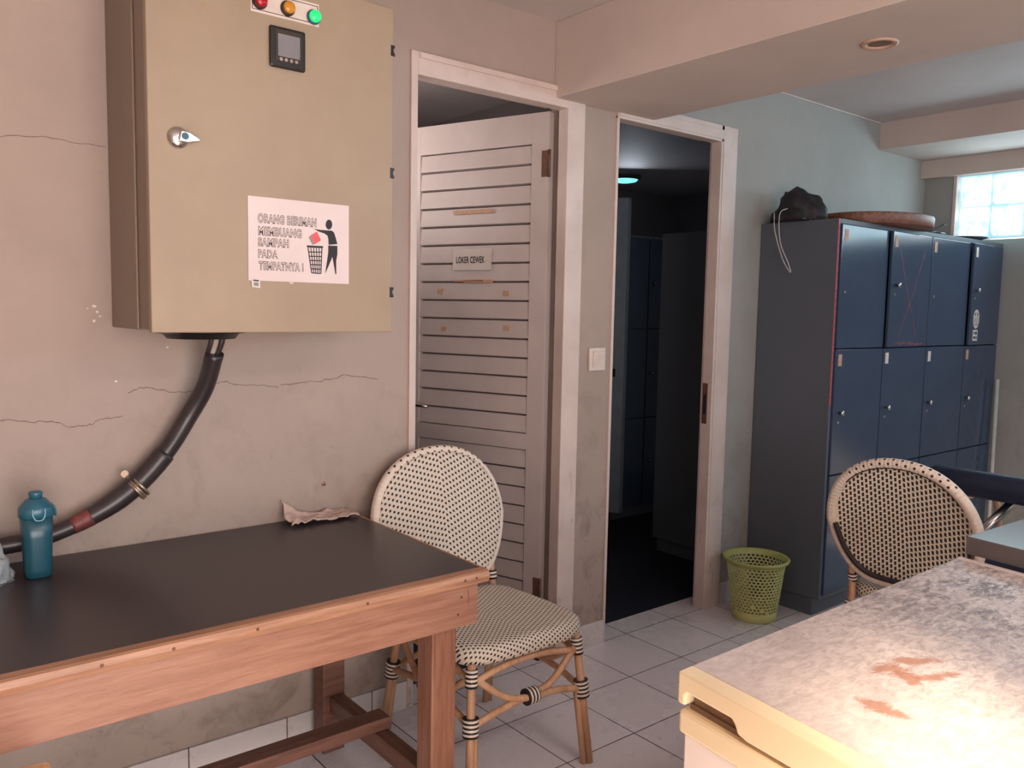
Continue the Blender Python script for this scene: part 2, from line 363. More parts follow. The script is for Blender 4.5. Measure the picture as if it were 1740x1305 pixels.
# rear wall with the openings the daylight comes through
def rear(u0, u1, w0, w1, holes):
    mb = MB(); xs = sorted({u0, u1, *[h[0] for h in holes], *[h[1] for h in holes]}); zs = sorted({w0, w1, *[h[2] for h in holes], *[h[3] for h in holes]})
    for a, b in zip(xs, xs[1:]):
        for c, d in zip(zs, zs[1:]):
            if not any(h[0] <= a and b <= h[1] and h[2] <= c and d <= h[3] for h in holes): mb.box(a, b, YB-.02, YB, c, d)
    return mb
def back(P, z=.87):              # where the sun ray reaching P crosses the rear wall
    t = (P[1]-YB)/SUND.y; return (P[0]-t*SUND.x, z-t*SUND.z)
sunq = [back(p) for p in ((.97, .665), (1.20, .715), (1.36, .68), (1.40, .60), (1.21, .38), (.95, .10), (.80, .25))]
cx = sum(p[0] for p in sunq)/7; cz = sum(p[1] for p in sunq)/7
hb = (cx-.45, cx+.45, cz-.40, cz+.40)
holes = [(-1.15, 1.35, .1, min(2.1, hb[2]-.02)), (3.05, 4.95, 1.97, 2.33), hb]
struct(rear(-1.8, XR+.4, 0, CZ, holes).build('wall_rear', M_wall))
# added unseen plate, its opening shaped to throw the sun patch on the freezer
mb = MB(); ring = [Vector((x, YB-.01, z)) for x, z in sunq]; ctr = Vector((cx, YB-.01, cz))
def outer(p):
    d = p-ctr; k = min(.46/abs(d.x) if d.x else 9, .41/abs(d.z) if d.z else 9); return ctr+d*k
ang = lambda p: math.atan2(p.z-cz, p.x-cx)
corners = [Vector((cx+sx*.46, YB-.01, cz+sz*.41)) for sx in (-1, 1) for sz in (-1, 1)]
def onring(a):
    d = Vector((math.cos(a), 0, math.sin(a)))
    for i in range(7):
        p, q = ring[i]-ctr, ring[(i+1) % 7]-ctr; e = q-p; den = d.x*(-e.z)-d.z*(-e.x)
        if abs(den) < 1e-9: continue
        s_ = (p.x*(-e.z)-p.z*(-e.x))/den; t_ = (d.x*p.z-d.z*p.x)/den
        if s_ > 0 and -1e-6 <= t_ <= 1+1e-6: return ctr+d*s_
    return ctr
al = sorted([ang(p) for p in ring+corners]); 
vi = [mb.b.verts.new(onring(a)) for a in al]; vo = [mb.b.verts.new(outer(ctr+Vector((math.cos(a), 0, math.sin(a))))) for a in al]
for i in range(len(al)): j = (i+1) % len(al); mb.b.faces.new((vi[i], vi[j], vo[j], vo[i]))
struct(mb.build('sun_mask', M_wall, solid=.02))
struct(MB().box(-1.9, -1.8, YB-.15, 2.53, 0, CZ).build('wall_side', M_wall))
# rooms behind the two doors
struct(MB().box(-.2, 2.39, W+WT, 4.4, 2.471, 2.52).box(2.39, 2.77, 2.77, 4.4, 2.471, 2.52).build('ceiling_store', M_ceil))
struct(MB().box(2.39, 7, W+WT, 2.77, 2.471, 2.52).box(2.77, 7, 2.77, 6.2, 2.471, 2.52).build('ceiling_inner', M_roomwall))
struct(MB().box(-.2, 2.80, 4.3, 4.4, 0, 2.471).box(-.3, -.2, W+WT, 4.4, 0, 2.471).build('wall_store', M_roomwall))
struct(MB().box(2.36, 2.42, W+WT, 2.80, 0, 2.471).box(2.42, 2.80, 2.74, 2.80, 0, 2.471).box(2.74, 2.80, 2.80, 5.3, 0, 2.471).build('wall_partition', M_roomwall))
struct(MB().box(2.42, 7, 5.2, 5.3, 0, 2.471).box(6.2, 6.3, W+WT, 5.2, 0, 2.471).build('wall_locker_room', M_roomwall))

# skirting tiles
def skirt(name, x0, x1): return struct(MB().box(x0, x1, W-.009, W, 0, .1).build(name, M_base, bevel=.0015))
skirt('baseboard_left', -1.8, X1a); skirt('baseboard_pillar', X1b, X2a-.006); skirt('baseboard_far', X2b+.012, 3.47)

# ------------------------------------------------------------------ door 1: frame + louvred leaf standing ajar into the room behind
d1 = struct(empty('door_1', (1.87, W, 0)))
def fr(name, boxes, mat, parent, off=(1.87, W, 0), bevel=.003):
    mb = MB()
    for b in boxes: mb.box(b[0]-off[0], b[1]-off[0], b[2]-off[1], b[3]-off[1], b[4], b[5])
    return mb.build(name, mat, parent, bevel=bevel)
Y0, Y1 = W-.012, W+WT
fr('door_frame', [(X1a, X1a+.026, Y0, Y1, 0, HD), (X1b-.090, X1b, Y0, Y0+.055, 0, HD), (X1b-.078, X1b, Y0+.055, W+.050, 0, HD), (X1b-.050, X1b, W+.050, Y1, 0, HD),
                  (X1a+.026, X1b-.090, Y0, Y0+.055, HD-.075, HD), (X1a+.026, X1b-.078, Y0+.055, Y1, HD-.05, HD),
                  (X1a+.03, X1b-.092, Y0-.006, Y0, HD-.022, HD-.002)], M_wornw, d1)
hx, hy = X1b-.094, W+.072; ld = Vector((-.33, .944, 0)).normalized(); ln = Vector((-ld.y, ld.x, 0))   # along the leaf / facing the camera side
LZ0, LZ1, LWd = .012, 2.165, .715
leafm = Matrix(((ld.x, ln.x, 0, hx-1.87), (ld.y, ln.y, 0, hy-W), (0, 0, 1, 0), (0, 0, 0, 1)))
leaf = MB()   # local: x along the leaf from the hinge, y towards the viewer (-y is behind)
SW, RT, TH = .082, .118, .036
y0, y1 = -TH/2, TH/2
leaf.box(.004, SW, y0, y1, LZ0, LZ1); leaf.box(LWd-SW, LWd, y0, y1, LZ0, LZ1)
leaf.box(SW, LWd-SW, y0, y1, LZ1-RT, LZ1); leaf.box(SW, LWd-SW, y0, y1, LZ0, LZ0+.12); leaf.box(SW, LWd-SW, y0, y1, .835, .900)
leaf.box(SW, LWd-SW, y0+.006, y0+.010, LZ0+.12, LZ1-RT, 1)
def slats(z0, z1, n):
    p = (z1-z0)/n
    for i in range(n):
        a = z0+i*p; leaf.prism([(SW, y0+.012, a), (SW, y1-.002, a+.004), (SW, y1-.002, a+.009), (SW, y1-.009, a+p-.004), (SW, y0+.012, a+p-.004)], (LWd-2*SW, 0, 0), 0)
slats(.900, LZ1-RT, 15); slats(LZ0+.12, .835, 9)
lf = leaf.build('door_leaf', [M_leaf, M_groove], d1, bevel=.001); lf.matrix_local = leafm
hd = MB(); hd.tube([(.668, y1, .984), (.668, y1+.04, .984), (.655, y1+.048, .984), (.545, y1+.048, .980)], .0075, 12)
hd.box(.655, .685, y1, y1+.004, .90, 1.05); hd.build('door_handle', M_chrome, lf)
for i, zc in enumerate((1.967, .265)):
    h = MB(); h.box(.004, .034, y1, y1+.0025, zc-.05, zc+.05); h.tube([(0, y1+.003, zc-.052), (0, y1+.003, zc+.052)], .006, 8)
    h.build('hinge', M_rust, lf)
    h = MB(); h.box(X1b-.0805-1.87, X1b-.078-1.87, 0.018, .046, zc-.05, zc+.05); h.build('hinge_plate', M_rust, d1)
h = MB()
for zc in (2.08, 1.86, 1.55, 1.1, .75, .33): h.lathe([(.003, 0), (.003, .0015)], (X1b-.0795-1.87, .036, zc), 8, axis='x')
h.build('screw', M_rust, d1)
tp = MB()     # strips and dabs of old tape left on the slats
tp.box(.256, .455, y1-.001, y1+.0012, 1.790, 1.806); tp.box(.256, .400, y1-.001, y1+.0012, 1.508, 1.520); tp.box(.30, .452, y1-.001, y1+.0012, 1.512, 1.519)
for u, z in ((.518, 1.472), (.189, 1.464), (.50, 1.312), (.183, 1.323)): tp.box(u-.012, u+.012, y1-.004, y1+.001, z-.010, z+.010)
tp.build('tape_residue', M_tape, lf)
# paper label LOKER CEWEK, taped on
wl = d1.location; sgn = empty('door_label')
sgn.matrix_world = Matrix.Translation((1.87, W, 0)) @ leafm
pp = MB(); pp.box(.262, .456, y1+.0005, y1+.0016, 1.560, 1.648)
pp.build('paper_sheet', M_white, sgn)
text_mesh('LOKER CEWEK', 'lettering', M_ink, sgn, 0, 1, 0, 1, lambda u, v: Vector((.437-u*.142, y1+0.0022, 1.589+v*.026)), .022, spacing=1.0)
tag(sgn, 'small white paper label reading LOKER CEWEK on the louvred door', 'label')

# ------------------------------------------------------------------ door 2: frame only, open onto the dark locker room
d2 = struct(empty('door_2', (2.85, W, 0))); of = (2.85, W, 0)
H2 = HD+.004
fr('door_frame', [(X2a-.006, X2a+.008, Y0+.004, Y1, 0, H2-.06), (X2b-.118, X2b, Y0, 2.440, 0, H2), (X2b-.106, X2b-.02, Y0-.004, Y0, 0, H2-.02), (X2b-.112, X2b-.03, 2.440, 2.452, 0, H2-.06),
                  (X2a-.006, X2b-.1, Y0, Y0+.055, H2-.072, H2), (X2a-.006, X2b-.085, Y0+.055, Y1, H2-.045, H2), (X2a, X2b-.1, Y0-.004, Y0, H2-.062, H2-.02)], M_wornw, d2, of)
stp = MB(); stp.box(X2b-.1195-2.85, X2b-.118-2.85, .012, .040, .885, 1.075); stp.box(X2b-.1203-2.85, X2b-.119-2.85, .018, .034, .93, 1.02, 1)
stp.build('strike_plate', [M_rust, M_lockd], d2)

# light switch on the pillar
sw = empty('light_switch', (2.3705, W-.0003, 1.206))
MB().box(-.045, .045, -.012, 0, -.047, .047).build('switch_plate', M_plate, sw, bevel=.004)
MB().prism([(-.028, -.012, -.032), (-.028, -.012, .032), (-.028, -.020, .032), (-.028, -.014, -.032)], (.060, 0, 0)).build('rocker', M_plate, sw, bevel=.0015)
tag(sw, 'square white light switch on the grimy pillar between the two doorways', 'light switch')

# ------------------------------------------------------------------ electrical enclosure
en = empty('electrical_enclosure', (.885, W-.0005, 1.334)); EX0, EX1 = -.326, .323; ET = .876
mb = MB(); mb.box(EX0, EX1, -.231, 0, 0, ET); mb.box(EX0+.006, EX1-.006, -.330, -.231, .003, ET-.003)
mb.box(EX0, EX0+.006, -.244, -.231, 0, ET)
mb.build('cabinet_body', M_panels, en, bevel=.003)
mb = MB(); mb.box(EX0+.002, EX1, -.357, -.334, -.004, ET+.004)
dr = mb.build('cabinet_door', M_panel, en, bevel=.003)
YF = -.357
pl_ = MB()
pl_.box(.805-.885, .985-.885, YF-.002, YF, 2.114-1.334, 2.170-1.334, 0)
bd = .0015
for b in ((-.077, .097, .786, .7875), (-.077, .097, .8295, .831)): pl_.box(b[0], b[1], YF-.0026, YF-.001, b[2], b[3], 1)
for b in ((-.077, -.0755), (.0955, .097)): pl_.box(b[0], b[1], YF-.0026, YF-.001, .786, .831, 1)
pl_.build('lamp_plate', [M_plate, M_ink], dr)
for x, z, mt, nm in ((.827, 2.140, M_red_e, 'red'), (.899, 2.140, M_amb_e, 'amber'), (.969, 2.135, M_green_e, 'green')):
    k = MB(); k.lathe([(.0185, 0), (.0185, .006), (.016, .010)], (x-.885, YF-.002, z-1.334), 28, axis='y'); bz = k.build('indicator_bezel', M_dkmetal if nm != 'green' else M_tealcap, dr)
    k = MB(); k.lathe([(.0150, .009), (.0150, .016), (.013, .0195), (.004, .0205)], (x-.885, YF-.002, z-1.334), 28, axis='y'); lab(k.build('indicator_lens', mt, bz), nm+' indicator lens')
mt_ = MB(); mt_.box(-.035, .060, YF-.012, YF, .657, .757); me_ = mt_.build('power_meter', M_blackp, dr, bevel=.006)
k = MB(); k.box(-.022, .048, YF-.0135, YF-.011, .672, .750); k.build('meter_bezel', M_dkmetal, me_, bevel=.002)
k = MB(); k.box(-.016, .042, YF-.0145, YF-.0125, .684, .738); k.build('meter_screen', M_scr, me_)
k = MB()
for i in range(4): k.lathe([(.0048, 0), (.004, .002)], (-.008+i*.0135, YF-.0135, .677), 12, axis='y')
k.build('meter_buttons', M_btn, me_)
k = MB(); k.box(-.020, -.002, YF-.0128, YF-.0115, .744, .7475); k.box(.018, .046, YF-.0128, YF-.0115, .7435, .746); k.build('meter_print', M_plate, me_)
k = MB(); k.lathe([(.025, 0), (.025, .004), (.021, .010), (.014, .014), (.004, .015)], (-.257, YF, .452), 32, axis='y')
k.prism([(-.262, YF-.013, .441), (-.240, YF-.013, .440), (-.213, YF-.013, .446), (-.213, YF-.013, .452), (-.236, YF-.013, .464), (-.256, YF-.013, .466)], (0, -.010, 0))
lk = k.build('quarter_turn_lock', M_chrome, dr, bevel=.002)
k = MB(); k.lathe([(.0085, 0), (.0075, .003)], (-.247, YF-.0225, .454), 20, axis='y'); k.build('key_insert', M_blue, lk)
for z in (2.101, 1.771, 1.442):
    h = z-1.334; k = MB()
    k.prism([(EX1-.009, YF-.0015, h-.014), (EX1+.003, YF-.0015, h-.014), (EX1+.003, YF-.0015, h-.008), (EX1-.001, YF-.0015, h-.003), (EX1-.001, YF-.0015, h+.004), (EX1+.003, YF-.0015, h+.009), (EX1+.003, YF-.0015, h+.014), (EX1-.009, YF-.0015, h+.014)], (0, .012, 0))
    k.build('hinge_slot', M_blackp, dr)
k = MB(); k.lathe([(.112, -.001), (.112, -.008), (.095, -.010), (.085, -.024), (.03, -.026)], (-.158, -.20, 0), 36); k.box(-.268, -.235, -.26, -.19, -.010, -.002)
k.build('cable_gland', M_blackp, en)
tag(en, 'beige steel electrical cabinet with indicator lamps on the wall above the table', 'electrical cabinet')

# notice stuck on the enclosure door
nt = empty('notice', (.932, W-.0005-.357-.0015, 1.565)); PW, PH = .278, .209
def pp_(u, v, d=0.0): return Vector((-PW/2+u*PW, -.0008-d, -PH/2+v*PH))
k = MB(); nx, nz = 10, 6; g = [[k.b.verts.new(Vector((-PW/2+i/nx*PW, -.0006*math.sin(i*1.3)*math.sin(j*1.1)*(0 if 0 < i < nx and 0 < j < nz else .5), -PH/2+j/nz*PH))) for i in range(nx+1)] for j in range(nz+1)]
for j in range(nz):
    for i in range(nx): k.b.faces.new((g[j][i], g[j][i+1], g[j+1][i+1], g[j+1][i]))
k.build('paper_sheet', M_paper, nt, solid=.0006)
def zq(x, y):                     # traced sheet coordinates -> 0..1
    u = (x-810)/533; top = 95+63*u; bot = 546+23*u; return u, 1-(y-top)/(bot-top)
for s_, xa, xb, ya, yb in (('ORANG BERIMAN', 860, 1160, 192, 236), ('MEMBUANG', 862, 1080, 260, 303), ('SAMPAH', 860, 1012, 320, 361), ('PADA', 860, 957, 383, 422), ('TEMPATNYA !', 862, 1090, 445, 487)):
    u0, v1 = zq(xa, ya); _, v0 = zq(xa, yb); u1 = zq(xb, ya)[0]
    e_u, e_v = .006, .008
    a = text_mesh(s_, 'lettering', M_inkg, nt, u0, u1, v0, v1, lambda u, v: pp_(u, v, .0002), .056, spacing=1.10)
    text_mesh(s_, 'lettering_fill', M_paper, a, u0, u1, v0, v1, lambda u, v: pp_(u, v, .0006), -.002, spacing=1.10)
k = MB()
def poly(pts, mi=0, d=.0004): k.prism([pp_(*zq(x, y), d) for x, y in pts], (0, .0003, 0), mi)
def dline(a, b, w, d=.0004, mi=0):
    A, B = Vector(a), Vector(b); n = Vector((-(B-A).y, (B-A).x)).normalized()*w/2; poly([A+n, B+n, B-n, A-n], mi, d)
poly([(1230+18*math.cos(t*PI/9), 254+26*math.sin(t*PI/9)) for t in range(18)])
poly([(1147, 274), (1180, 281), (1215, 284), (1246, 286), (1258, 296), (1268, 325), (1277, 357), (1228, 360), (1227, 330), (1222, 312), (1205, 300), (1175, 290)])
poly([(1226, 364), (1277, 367), (1277, 410), (1270, 445), (1271, 516), (1266, 516), (1252, 440), (1249, 424), (1240, 445), (1209, 512), (1220, 440), (1226, 400)])
poly([(1109, 362), (1198, 367), (1196, 377), (1111, 373)])
for a, b in (((1116, 375), (1135, 508)), ((1191, 376), (1185, 512))): dline(a, b, 5)
for q in range(1, 5): dline((1116+75*q/5, 375), (1136+49*q/5, 508), 4)
for q in range(1, 7):
    t = q/6.0; dline((1116+19*t, 375+133*t), (1191-6*t, 376+136*t), 5)
poly([(1129, 310), (1164, 290), (1186, 336), (1150, 357)], 1, .0005)
poly([(1120, 320), (1128, 312), (1148, 356), (1140, 360)], 2, .0006)
k.build('pictogram', [M_ink, M_redp, M_greyp], nt)
k = MB(); k.prism([pp_(*zq(823, 538), .001), pp_(*zq(866, 543), .001), pp_(*zq(867, 588), .001), pp_(*zq(825, 582), .001)], (0, .0005, 0)); 
k.prism([pp_(*zq(832, 542), .0014), pp_(*zq(860, 545), .0014), pp_(*zq(860, 552), .0014), pp_(*zq(832, 549), .0014)], (0, .0004, 0), 1)
k.prism([pp_(*zq(835, 556), .0014), pp_(*zq(858, 558), .0014), pp_(*zq(858, 577), .0014), pp_(*zq(835, 575), .0014)], (0, .0004, 0), 2)
k.build('sticker', [M_paper, M_ink, M_greyp], nt); k = MB(); k.prism([pp_(*zq(1014, 557), .001), pp_(*zq(1038, 558), .001), pp_(*zq(1034, 566), .001), pp_(*zq(1018, 565), .001)], (0, .0005, 0))
k.build('tape_corner', M_paper, nt)
tag(nt, 'white paper notice reading ORANG BERIMAN MEMBUANG SAMPAH with a litter pictogram', 'notice')

# black conduit sweeping down the wall
cb = empty('power_cable', (.75, W, 1.3)); of = Vector((.75, W, 1.3)); yy = 2.33
full = bez([(.783, 2.255, 1.268), (.770, 2.30, 1.172), (.733, yy, 1.088), (.677, yy, 1.002), (.611, yy, .929), (.543, yy, .876), (.472, yy, .839), (.415, yy, .817), (.353, yy, .802), (.289, yy+.005, .796), (.204, yy+.01, .793), (.0, yy+.02, .79), (-.3, yy+.02, .785)], 8)
MB().tube([p-of for p in full[:28]], .0245, 18).build('conduit', M_hose, cb)
pts = full[25:]; rr = [.0285 if i < 14 else .0285-.007*min(1, (i-14)/14) for i in range(len(pts))]
MB().tube([p-of for p in pts], rr, 18).build('conduit_sleeve', M_hose, cb)
i0 = 21; MB().tube([p-of for p in pts[i0+1:i0+8]], [r+.0007 for r in rr[i0+1:i0+8]], 18).build('red_band', M_hosered, cb)
for dx, rad, mt_c in ((-.008, .0085, M_greyc), (.008, .009, M_hose), (-.020, .007, M_hose)):
    MB().tube(bez([(.79+dx, 2.235, 1.318), (.787+dx, 2.245, 1.29), (.778+dx*.8, 2.27, 1.245)], 5)and [p-of for p in bez([(.79+dx, 2.235, 1.318), (.787+dx, 2.245, 1.29), (.778+dx*.8, 2.27, 1.245)], 5)], rad, 10).build('inner_cable', mt_c, cb)
c = Vector((.598, yy, .906)); tn = (Vector((.546, yy, .883))-Vector((.66, yy, .975))).normalized(); q = Vector((0, 1, 0)); w_ = tn.cross(q)
k = MB()
for s_ in (-.006, .004, .010):
    k.tube([c-of+tn*s_+(q*math.cos(a)+w_*math.sin(a))*.0315 for a in [i*PI/12 for i in range(24)]], .0045, 6, closed=True)
e = c-of-w_*.036
k.tube([e, e-w_*.012+q*.03], .006, 8); k.lathe([(.010, 0), (.010, .006)], tuple(e-w_*.014+q*.01), 14, axis='y')
k.build('pipe_clamp', M_zinc, cb)
tag(cb, 'thick black cable conduit curving down the wall from the beige cabinet', 'cable')

# ------------------------------------------------------------------ table
tb = empty('work_table', (.45, 2.015, 0)); TX0, TX1, TY0, TY1, TZ = -.85, .806, -.375, .372, .736
MB().box(TX0+.04, TX1-.002, TY0+.026, TY1, TZ-.018, TZ).build('tabletop', M_black, tb, bevel=.002)
mb = MB(); sec = [(TY0-.004, TZ-.016), (TY0, TZ-.004), (TY0+.006, TZ-.0005), (TY0+.028, TZ+.001), (TY0+.028, TZ-.030), (TY0, TZ-.030)]
mb.prism([(TX0, y, z) for y, z in sec], (TX1-TX0+.006, 0, 0)); mb.build('front_lip', M_worn, tb)
mb = MB(); mb.box(TX1-.002, TX1+.006, TY0+.028, TY1, TZ-.03, TZ+.0005); mb.build('side_lip', M_worn, tb, bevel=.002)
mb = MB(); mb.box(TX0, TX1-.020, TY0+.012, TY0+.036, .597, TZ-.030); ap = mb.build('apron', M_woodx, tb, bevel=.002)
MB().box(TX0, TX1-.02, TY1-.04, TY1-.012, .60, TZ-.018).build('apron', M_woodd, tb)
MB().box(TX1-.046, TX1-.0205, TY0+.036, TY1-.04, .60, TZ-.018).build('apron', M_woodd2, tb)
for x, z in ((.60, .70), (.735, .70), (.725, .625), (.758, .635), (-.02, .70), (-.1, .62), (.42, .705), (.30, .63)): pass
k = MB()
for x, z, y in ((.735, .675, TY0+.012), (.725, .632, TY0+.012), (.77, .722, TY0-.004), (.735, .722, TY0-.004), (.46, .722, TY0-.004), (.20, .722, TY0-.004), (.03, .722, TY0-.004), (-.1, .722, TY0-.004)):
    k = MB(); k.lathe([(.0035, 0), (.003, .001)], (x, y, z), 8, axis='y'); k.build('nail_head', M_rust, tb)
def leg(x0, x1, y0, y1, mat):
    k = MB(); k.box(x0, x1, y0, y1, 0, .60); k.build('leg', mat, tb, bevel=.004)
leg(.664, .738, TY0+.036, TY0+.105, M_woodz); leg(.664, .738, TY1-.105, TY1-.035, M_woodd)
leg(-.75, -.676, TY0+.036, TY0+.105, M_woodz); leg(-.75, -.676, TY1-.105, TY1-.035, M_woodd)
k = MB(); k.box(.685, .731, TY0+.105, TY1-.105, .13, .185); k.build('side_stretcher', M_woodd2, tb, bevel=.003)
k = MB(); k.box(-.745, -.70, TY0+.105, TY1-.105, .13, .185); k.build('side_stretcher', M_woodd2, tb, bevel=.003)
k = MB(); k.box(-.70, .735, -.020, .045, .186, .222); k.build('long_stretcher', M_woodd, tb, bevel=.003)
k = MB(); strip(k, [(.754, .690), (.757, .672), (.756, .655)], .007, 0, TY0+.0112); k.build('paint_smear', M_hosered, tb)
tag(tb, 'long wooden work table with a dark laminate top against the left wall', 'table')

# wooden stool under the table at the lower left
st = empty('wooden_stool', (.083, 1.455, 0), math.radians(-8))
MB().box(-.15, .15, -.15, .15, .572, .60).build('seat', wood('pale_wood', (206, 166, 124), (180, 136, 98), .45, 'x'), st, bevel=.012)
for sx in (-1, 1):
    for sy in (-1, 1): MB().prism([(sx*.12-.016, sy*.12-.016, .572), (sx*.12+.016, sy*.12-.016, .572), (sx*.12+.016, sy*.12+.016, .572), (sx*.12-.016, sy*.12+.016, .572)], (sx*.008, sy*.008, -.572)).build('leg', M_woodz, st)
for sy in (-1, 1): MB().box(-.11, .11, sy*.12-.008, sy*.12+.008, .22, .245).build('rung', M_woodz, st)
tag(st, 'light wooden stool with a rounded corner in front of the table, lower left', 'stool')

# teal shaker bottle
bt = empty('shaker_bottle', (.342, 2.235, .7362))
def sq(h, r, n=40, p=3.2, mb=None):
    out = []
    for k_ in range(n):
        a = k_*2*PI/n; c_, s_ = math.cos(a), math.sin(a); q_ = (abs(c_)**p+abs(s_)**p)**(-1/p); out.append(Vector((c_*q_*r, s_*q_*r, h)))
    return out
def loft(secs, mb):
    R = [[mb.b.verts.new(v) for v in s_] for s_ in secs]
    for A, B in zip(R, R[1:]):
        for i in range(len(A)):
            f = mb.b.faces.new((A[i], A[(i+1) % len(A)], B[(i+1) % len(A)], B[i])); f.smooth = True
    mb.b.faces.new(R[0][::-1]); mb.b.faces.new(R[-1]); return mb
loft([sq(0, .024), sq(.003, .0285), (sq(.02, .0300)), sq(.10, .0325), sq(.150, .0345)], MB()).build('cup', M_teal, bt)
loft([sq(.148, .0365, p=2.6), sq(.150, .038, p=2.6), sq(.168, .038, p=2.4), sq(.173, .036, p=2.3), sq(.180, .030, p=2), sq(.190, .022, p=2), sq(.193, .015, p=2)], MB()).build('lid', M_tealcap, bt)
MB().lathe([(.013, .190), (.0135, .196), (.015, .199), (.0155, .206), (.013, .2085), (.004, .209)], n=28).build('spout_cap', M_tealcap, bt)
for a in (PI, 0, -PI/2):
    k = MB(); q_ = [(-.013, 0, .172), (-.013, .004, .160), (-.010, .005, .150), (-.005, .005, .145), (.005, .005, .145), (.010, .005, .150), (.013, .004, .160), (.013, 0, .172)]
    k.tube([Vector((x, -.036-y, z)) for x, y, z in bez(q_, 3)], .0022, 6); o = k.build('clip', M_clearclip, bt); o.rotation_euler.z = a+PI/2+PI/2 if a else PI/2
tag(bt, 'teal shaker bottle with a domed clip lid on the dark table', 'bottle')

def lump(name, mat, loc, dims, seed, n=4, amp=.35, sharp=2.0, parent=None, flatz=0.0):
    b = MB(); bmesh.ops.create_icosphere(b.b, subdivisions=n, radius=1)
    for v in b.b.verts:
        p = v.co.copy(); s_ = 1+amp*noise.noise(p*sharp+Vector((seed, 0, 0)))+amp*.5*abs(noise.noise(p*sharp*2.3+Vector((0, seed, 0))))+amp*.25*noise.noise(p*sharp*5+Vector((0, 0, seed)))
        q = Vector((p.x*dims[0]*s_, p.y*dims[1]*s_, (p.z*s_)*dims[2])); q.z = max(q.z, flatz); v.co = q
    for f in b.b.faces: f.smooth = True
    o = b.build(name, mat, parent, fix=False); o.location = loc; return o
pb = lump('plastic_bag', M_glassf, (.222, 2.235, .7365), (.062, .045, .09), 3.1, 4, .5, 1.8); pb.modifiers.new('s', 'SOLIDIFY').thickness = .0006
tag(pb, 'crumpled clear plastic bag on the table beside the teal bottle', 'bag')
# rag on the back edge of the table
k = MB(); nx, ny = 34, 16; g = []
for j in range(ny+1):
    row = []
    for i in range(nx+1):
        u, v = i/nx, j/ny; x = -.115+.225*u+.012*noise.noise(Vector((v*3, 1, 0))); y = -.045+.085*v+.014*noise.noise(Vector((u*4, 2, 0)))
        z = .006+.016*abs(noise.noise(Vector((u*5, v*3.5, 4))))+.010*abs(noise.noise(Vector((u*11, v*7, 9))))
        lift = max(0, 1-u*3.0); z += lift**1.3*.055*v*v+.012*max(0, 1-abs(v-.85)*6)*(1-u)
        row.append(k.b.verts.new((x, y, z)))
    g.append(row)
for j in range(ny):
    for i in range(nx): k.b.faces.new((g[j][i], g[j][i+1], g[j+1][i+1], g[j+1][i])).smooth = True
o = k.build('cleaning_rag', M_cloth, solid=.003); o.location = (1.135, 2.342, .7365)
tag(o, 'crumpled pale pinkish rag on the back edge of the dark table', 'cloth')

# ------------------------------------------------------------------ rattan bistro chairs
def arc3(a, m_, b, n=10):
    a, m_, b = Vector(a), Vector(m_), Vector(b); return [a*(1-t)**2+m_*2*t*(1-t)+b*t*t for t in [i/n for i in range(n+1)]]
SH = .462
def back_pt(x, z):       # the backrest surface: leaning back and gently hollow
    return Vector((x, .205+.20*(z-.44)*.9+.10*(z-.44)**2-.30*(.0625-x*x), z))
def outline(n=72, k=1.0):
    pts = []
    for i in range(n):
        a = 2*PI*i/n; cz_, hw = .690, .243
        s_, c_ = math.sin(a), math.cos(a)
        if s_ >= 0: x = hw*abs(c_)**.92*(1 if c_ >= 0 else -1); z = cz_+.232*abs(s_)**.95
        else:
            t = -s_; x = hw*(abs(c_)**.45)*(1-.10*t)*(1 if c_ >= 0 else -1); z = cz_-.198*t**1.1
        pts.append((x*k, cz_+(z-cz_)*k))
    return pts
